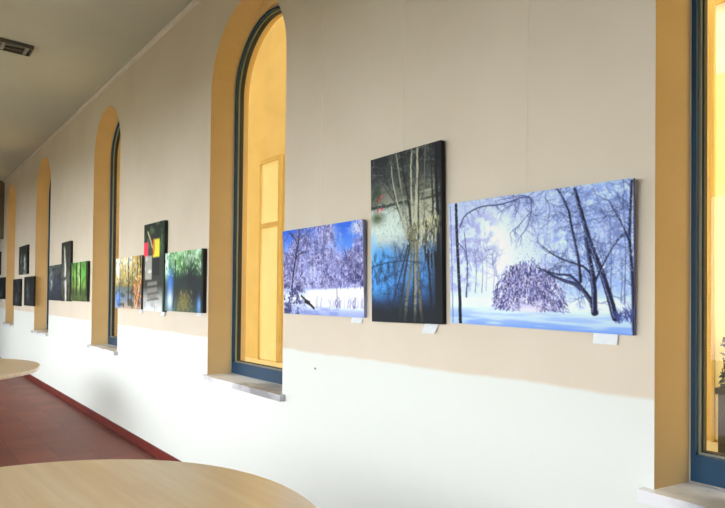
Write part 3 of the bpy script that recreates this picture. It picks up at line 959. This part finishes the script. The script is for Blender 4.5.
def paint_small(kind, seed):
    w, h = (64, 40) if kind not in ('trunk',) else (40, 64)
    p = Pic(w, h, Q0, seed)
    if kind == 'blue_wood':
        p.vgrad([(0, (84, 92, 84)), (.5, (64, 72, 80)), (1, (40, 48, 60))])
        p.mix(np.exp(-(((p.u - .2) / .14) ** 2 + ((p.v - .45) / .25) ** 2)) * .8, (196, 204, 206))
        p.mix(np.exp(-(((p.u - .75) / .2) ** 2 + ((p.v - .6) / .3) ** 2)) * .7, (52, 66, 104))
        p.mix(sm(.5, .6, p.noise(10, 8, 3)) * .6, (32, 36, 36))
        for u in (.1, .35, .55, .7, .9):
            p.path([(u, 0), (u + .02, 1)], .9, .9, (30, 34, 38), .8, .3)
    elif kind == 'trunk':
        p.vgrad([(0, (46, 50, 40)), (.4, (70, 74, 66)), (.6, (90, 92, 84)), (1, (60, 62, 54))])
        p.mix(sm(.48, .6, p.noise(6, 12, 3)) * .6, (34, 36, 32))
        p.mix(np.exp(-(((p.u - .45) / .13) ** 2 + ((p.v - .55) / .3) ** 2)) * .8, (176, 180, 178))
        p.path([(.3, .1), (.5, .55), (.55, 1)], 2.2, 3.6, (196, 196, 184), .6, .5)
        p.path([(.75, 0), (.6, .55), (.35, .62)], 1.6, 1.6, (44, 46, 40), .8, .5)
    elif kind == 'green_wood':
        p.vgrad([(0, (84, 128, 60)), (.3, (116, 164, 76)), (.62, (110, 140, 66)), (.75, (66, 84, 38)), (1, (78, 92, 52))])
        p.mix(np.exp(-(((p.u - .5) / .12) ** 2 + ((p.v - .35) / .35) ** 2)) * .7, (214, 226, 178))
        p.mix(np.exp(-(((p.u - .78) / .2) ** 2 + ((p.v - .3) / .28) ** 2)) * .8, (92, 164, 70))
        for u, r in ((.05, 1.6), (.16, 1.0), (.36, 2.2), (.6, 2.0), (.95, 2.6)):
            p.path([(u, 0), (u + .01, .8)], r, r * 1.2, (36, 44, 26), .9, .3)
        p.mix(sm(.5, .6, p.noise(10, 8, 3)) * .4, (48, 62, 32))
    elif kind == 'dark_falls':
        p.vgrad([(0, (58, 62, 54)), (.5, (44, 48, 46)), (1, (66, 70, 66))])
        p.mix(np.exp(-((p.u - .7) / .12) ** 2) * sm(.25, .5, p.v) * .9, (196, 200, 196))
        p.mix(np.exp(-(((p.u - .3) / .1) ** 2 + ((p.v - .55) / .3) ** 2)) * .7, (150, 160, 156))
        p.mix(sm(.5, .6, p.noise(10, 8, 3)) * .6, (28, 34, 28))
    elif kind == 'dark_roots':
        p.vgrad([(0, (40, 44, 46)), (1, (26, 30, 32))])
        p.mix(np.exp(-(((p.u - .5) / .2) ** 2 + ((p.v - .75) / .2) ** 2)) * .6, (130, 136, 138))
        p.mix(sm(.52, .62, p.noise(10, 8, 3)) * .6, (86, 92, 92))
        for u in (.2, .4, .7):
            p.path([(u, 0), (u - .05, 1)], 1.0, .8, (18, 20, 22), .9, .5)
    else:
        p.vgrad([(0, (30, 34, 36)), (1, (40, 46, 48))])
        p.mix(np.exp(-(((p.u - .4) / .16) ** 2 + ((p.v - .5) / .35) ** 2)) * .6, (140, 148, 150))
        p.mix(sm(.52, .62, p.noise(10, 8, 3)) * .6, (20, 24, 26))
    return p


# ------------------------------------------------------------------ canvases
def canvas(y, z, w, h, pic, label, edge=(28, 28, 32), tilt=0.0, lean=0.0, depth=0.032, group=None):
    """Stretched canvas on the wall: its front is a fine grid carrying the print."""
    root = thing('canvas_picture', label, 'picture', (D, y, z - h / 2), 0, group)
    root.rotation_euler = (tilt, lean, 0)      # hung pictures tip forward a little at the top
    a = np.clip(((pic.a - .36) * pic.gain + .37 + pic.lift) * np.array(pic.tint), 0.01, .97)
    nh, nw = a.shape[:2]
    li = np.where(a <= 0.04045, a / 12.92, ((np.clip(a, 0, 1) + 0.055) / 1.055) ** 2.4)
    # front sheet: grid of (nw+1) x (nh+1) verts, one face per colour cell
    ys = np.linspace(w / 2, -w / 2, nw + 1)
    zs = np.linspace(h, 0, nh + 1)
    co = np.zeros((nh + 1, nw + 1, 3))
    co[..., 0] = -depth
    co[..., 1] = ys[None, :]
    co[..., 2] = zs[:, None]
    idx = np.arange((nh + 1) * (nw + 1)).reshape(nh + 1, nw + 1)
    faces = np.stack([idx[:-1, :-1], idx[1:, :-1], idx[1:, 1:], idx[:-1, 1:]], -1).reshape(-1, 4)
    me = bpy.data.meshes.new('print')
    me.from_pydata(co.reshape(-1, 3).tolist(), [], faces.tolist())
    at = me.attributes.new('ink', 'FLOAT_COLOR', 'POINT')
    pad = np.pad(li, ((1, 1), (1, 1), (0, 0)), mode='edge')
    pt = (pad[:-1, :-1] + pad[1:, :-1] + pad[:-1, 1:] + pad[1:, 1:]) / 4
    rgba = np.ones((nh + 1, nw + 1, 4))
    rgba[..., :3] = pt
    at.data.foreach_set('color', rgba.reshape(-1).astype(np.float32))
    me.materials.append(M['print'])
    o = bpy.data.objects.new('printed_front', me)
    COL.objects.link(o)
    o.parent = root
    bm = bmesh.new()
    box(bm, (-depth + .0006, -w / 2 + .0006, .0006), (-.0006, w / 2 - .0006, h - .0006))
    m = noisy('canvas_edge', edge, tuple(min(255, int(c * 1.25) + 4) for c in edge), 0.6, 9, spec=.3)
    obj('canvas_edge', bm, m, root)
    return root


WINTER = 'canvases between the middle arched window and the right window'
LAKE = 'canvases between the second and third arched windows'
WOOD = 'canvases between the third and fourth arched windows'
DARK = 'small dark canvases beyond the fourth arched window'
canvas(2.648, 1.590, .764, .498, paint_snow_meadow(), 'landscape canvas of frosted trees, blue sky and a snowy meadow, right beside the arched window',
       (120, 126, 156), group=WINTER, depth=.02, lean=-.036)
canvas(1.961, 1.7286, .474, .803, paint_pond(), 'tall portrait canvas of bare trees mirrored in a deep blue pond', (22, 22, 24), group=WINTER, depth=.026, lean=-.0128, tilt=-.012)
canvas(1.291, 1.589, .791, .509, paint_snow_park(), 'large landscape canvas of a snowy park with a drooping bush and leaning trunks',
       (92, 96, 132), tilt=.0123, lean=-.05, depth=.016, group=WINTER)
canvas(5.965, 1.562, .80, .515, paint_autumn_lake(), 'landscape canvas of autumn trunks by water with orange foliage, left of its trio', (50, 40, 30), group=LAKE)
canvas(5.250, 1.697, .515, .80, paint_bollards(), 'tall narrow canvas with a red and a yellow patch above grey blocks', (30, 38, 30), group=LAKE)
canvas(4.575, 1.556, .78, .495, paint_green_pool(), 'landscape canvas of green foliage over a dark pool with blue water', (18, 20, 20), group=LAKE)
canvas(9.245, 1.604, .78, .505, paint_small('blue_wood', 21), 'small far canvas of a bluish grey wood, left of the green wood canvas', (34, 38, 44), group=WOOD)
canvas(8.590, 1.747, .50, .80, paint_small('trunk', 22), 'tall dim canvas of a grey forked tree trunk, in the far trio', (34, 36, 30), group=WOOD)
canvas(7.885, 1.600, .80, .490, paint_small('green_wood', 23), 'far landscape canvas of a bright green wood with dark trunks', (28, 34, 22), group=WOOD)
canvas(11.785, 2.037, .82, .505, paint_small('dark_falls', 24), 'distant grey canvas hung above a pair of dark canvases', (24, 26, 26), group=DARK)
canvas(12.400, 1.462, .78, .495, paint_small('dark_roots', 25), 'distant dark canvas, left one of the pair under the grey canvas', (24, 26, 28), group=DARK)
canvas(11.200, 1.484, .84, .495, paint_small('dark_mist', 26), 'distant dark canvas with a pale streak, right one of the lower pair', (24, 26, 28), group=DARK)
canvas(14.95, 2.09, .80, .50, paint_small('dark_falls', 27), 'black canvas at the far left end of the wall, upper one', (22, 22, 22), group='canvases at the dim end of the wall')
canvas(14.28, 1.55, .80, .45, paint_small('dark_roots', 28), 'black canvas at the far left end of the wall, lower one with a tag', (22, 22, 22), group='canvases at the dim end of the wall')


# paper tags under the canvases
def caption(y, z, w, h, label, kick=0.012, skew=0.0):
    """Folded card: a top lip held behind the canvas, the face kicking outward."""
    bm = bmesh.new()
    t = .0012
    A = [(-.004, w / 2, h), (-.004, -w / 2, h), (-.004 - kick, -w / 2 + skew, 0), (-.004 - kick, w / 2 + skew * .4, 0)]
    f = [bm.verts.new(p) for p in A]
    g = [bm.verts.new((p[0] + t, p[1], p[2])) for p in A]
    bm.faces.new(f)
    bm.faces.new(g[::-1])
    for k in range(4):
        j = (k + 1) % 4
        bm.faces.new((f[j], f[k], g[k], g[j]))
    box(bm, (-.004, -w / 2, h - .004), (0, w / 2, h + .003))
    o = obj('caption_sign', bm, M['card'])
    o.location = (D, y, z - h)
    return tag(o, label, 'label', 'white caption cards under the canvases')


caption(2.342, 1.340, .088, .030, 'small white card under the snowy meadow canvas', .007)
caption(1.812, 1.326, .082, .040, 'small white card under the tall blue pond canvas', .016, .010)
caption(.998, 1.332, .086, .038, 'white card under the large snowy park canvas', .007)
caption(5.64, 1.304, .09, .034, 'tiny white card under the autumn lake canvas', .014)
caption(5.06, 1.296, .09, .038, 'tiny white card under the canvas with red and yellow patches', .014)
caption(4.30, 1.307, .09, .024, 'tiny bluish white card under the dark green pool canvas', .01)
caption(14.05, 1.324, .09, .034, 'tiny pale card under the lower black canvas at the far end', .014)


# picture cords from the rail under the ceiling
def cord(y, z0, off, label):
    bm = bmesh.new()
    tube(bm, (-off, 0, 0), (-.015, 0, CEIL - .03 - z0), .0011, 6)
    o = obj('hanging_cord', bm, M['cord'])
    o.location = (D, y, z0)
    return tag(o, label, 'cord', 'thin picture cords')


cord(2.662, 1.8380, .020, 'thin pale cord above the snowy meadow canvas')
cord(1.996, 2.1280, .018, 'thin pale cord above the tall blue pond canvas')
cord(1.300, 1.8420, .030, 'thin pale cord above the large snowy park canvas')

bm = bmesh.new()
lathe(bm, [(0, 0), (.005, 0), (.006, .003), (.0045, .006), (0, .007)], 12)
o = obj('picture_nail', bm, M['nail'])
o.rotation_euler = (0, -PI / 2, 0)
o.location = (D, 2.72, 1.036)
tag(o, 'tiny nail head in the white lower wall under the snowy meadow canvas', 'nail')


# ------------------------------------------------------------------ ceiling lamp (unlit louvre fitting)
lp = thing('ceiling_lamp', 'unlit grey louvred ceiling lamp on the grey ceiling', 'ceiling lamp', (.43, 6.40, CEIL))
hw, hl, hz = .115, .62, .035
bm = bmesh.new()
box(bm, (-hl, -hw, -hz), (hl, -hw + .012, 0), 0)
box(bm, (-hl, hw - .012, -hz), (hl, hw, 0), 0)
box(bm, (-hl, -hw + .012, -hz), (-hl + .012, hw - .012, 0), 0)
box(bm, (hl - .012, -hw + .012, -hz), (hl, hw - .012, 0), 0)
box(bm, (-hl + .012, -hw + .012, -.008), (hl - .012, hw - .012, 0), 0)
obj('housing', bm, M['lamp_body'], lp)
for k in range(7):
    x = -hl + .05 + k * (2 * hl - .1) / 6
    bm = bmesh.new()
    box(bm, (x - .014, -hw + .012, -hz + .004), (x + .014, hw - .012, -.012), 0, .002)
    obj('louvre', bm, M['lamp_refl'], lp)
for y in (-.05, .05):
    bm = bmesh.new()
    tube(bm, (-hl + .03, y, -.020), (hl - .03, y, -.020), .010, 12)
    obj('lamp_tube', bm, M['tube'], lp, True)


# ------------------------------------------------------------------ round tables
def round_table(x, y, r, label, rotz, top=.74):
    t = thing('round_table', label, 'table', (x, y, 0), rotz, 'round beech tables')
    bm = bmesh.new()
    lathe(bm, [(0, top - .04), (r - .008, top - .04), (r - .002, top - .036), (r, top - .030), (r, top - .006), (r - .002, top - .002), (r - .006, top), (0, top)], 160)
    obj('tabletop', bm, M['beech'], t)
    bm = bmesh.new()
    lathe(bm, [(0, top - .055), (.20, top - .055), (.20, top - .04), (0, top - .04)], 40)
    obj('mounting_plate', bm, M['steel'], t)
    bm = bmesh.new()
    lathe(bm, [(0, .05), (.045, .05), (.045, top - .055), (0, top - .055)], 32)
    obj('column', bm, M['steel'], t, True)
    for k in range(4):
        a = PI / 4 + k * PI / 2
        bm = bmesh.new()
        c, s = math.cos(a), math.sin(a)
        v = []
        for d_, w_, z0, z1 in ((.03, .035, .0, .09), (.36, .025, .0, .03), (.40, .02, .0, .022)):
            v.append([bm.verts.new((c * d_ - s * e * w_, s * d_ + c * e * w_, z)) for e, z in ((-1, z0), (1, z0), (1, z1), (-1, z1))])
        for A, B in zip(v, v[1:]):
            for i in range(4):
                j = (i + 1) % 4
                bm.faces.new((A[i], A[j], B[j], B[i]))
        bm.faces.new(v[0][::-1]); bm.faces.new(v[-1])
        obj('foot', bm, M['steel'], t)
    return t


round_table(.232, 1.842, .928, 'round pale beech table in the foreground, nearest the camera', math.radians(4))
round_table(.14, 6.675, 1.067, 'round pale beech table standing farther down the red tiled floor', math.radians(20))

# ------------------------------------------------------------------ light
W = bpy.data.worlds.new('World')
S.world = W
W.use_nodes = True
nt = W.node_tree
bg = nt.nodes['Background']
bg.inputs['Color'].default_value = (0.93, 0.975, 1.02, 1)
bg.inputs['Strength'].default_value = 8.8

# ------------------------------------------------------------------ camera
cam = bpy.data.cameras.new('camera')
cam.sensor_width = 36
cam.lens = 36 * 580 / 725
cam.shift_y = 0.0481
cam.clip_start = .05
co = bpy.data.objects.new('camera', cam)
COL.objects.link(co)
R = Matrix.Rotation(-0.6866, 4, 'Z') @ Matrix.Rotation(PI / 2 + 0.0140, 4, 'X') @ Matrix.Rotation(0.0105, 4, 'Z')
co.matrix_world = Matrix.Translation((0, 0, CAMZ)) @ R
S.camera = co

S.view_settings.view_transform = 'Standard'
S.view_settings.look = 'None'
S.view_settings.exposure = 0.0
S.view_settings.gamma = 1.0
S.cycles.max_bounces = 12
S.cycles.diffuse_bounces = 8
S.cycles.use_denoising = True
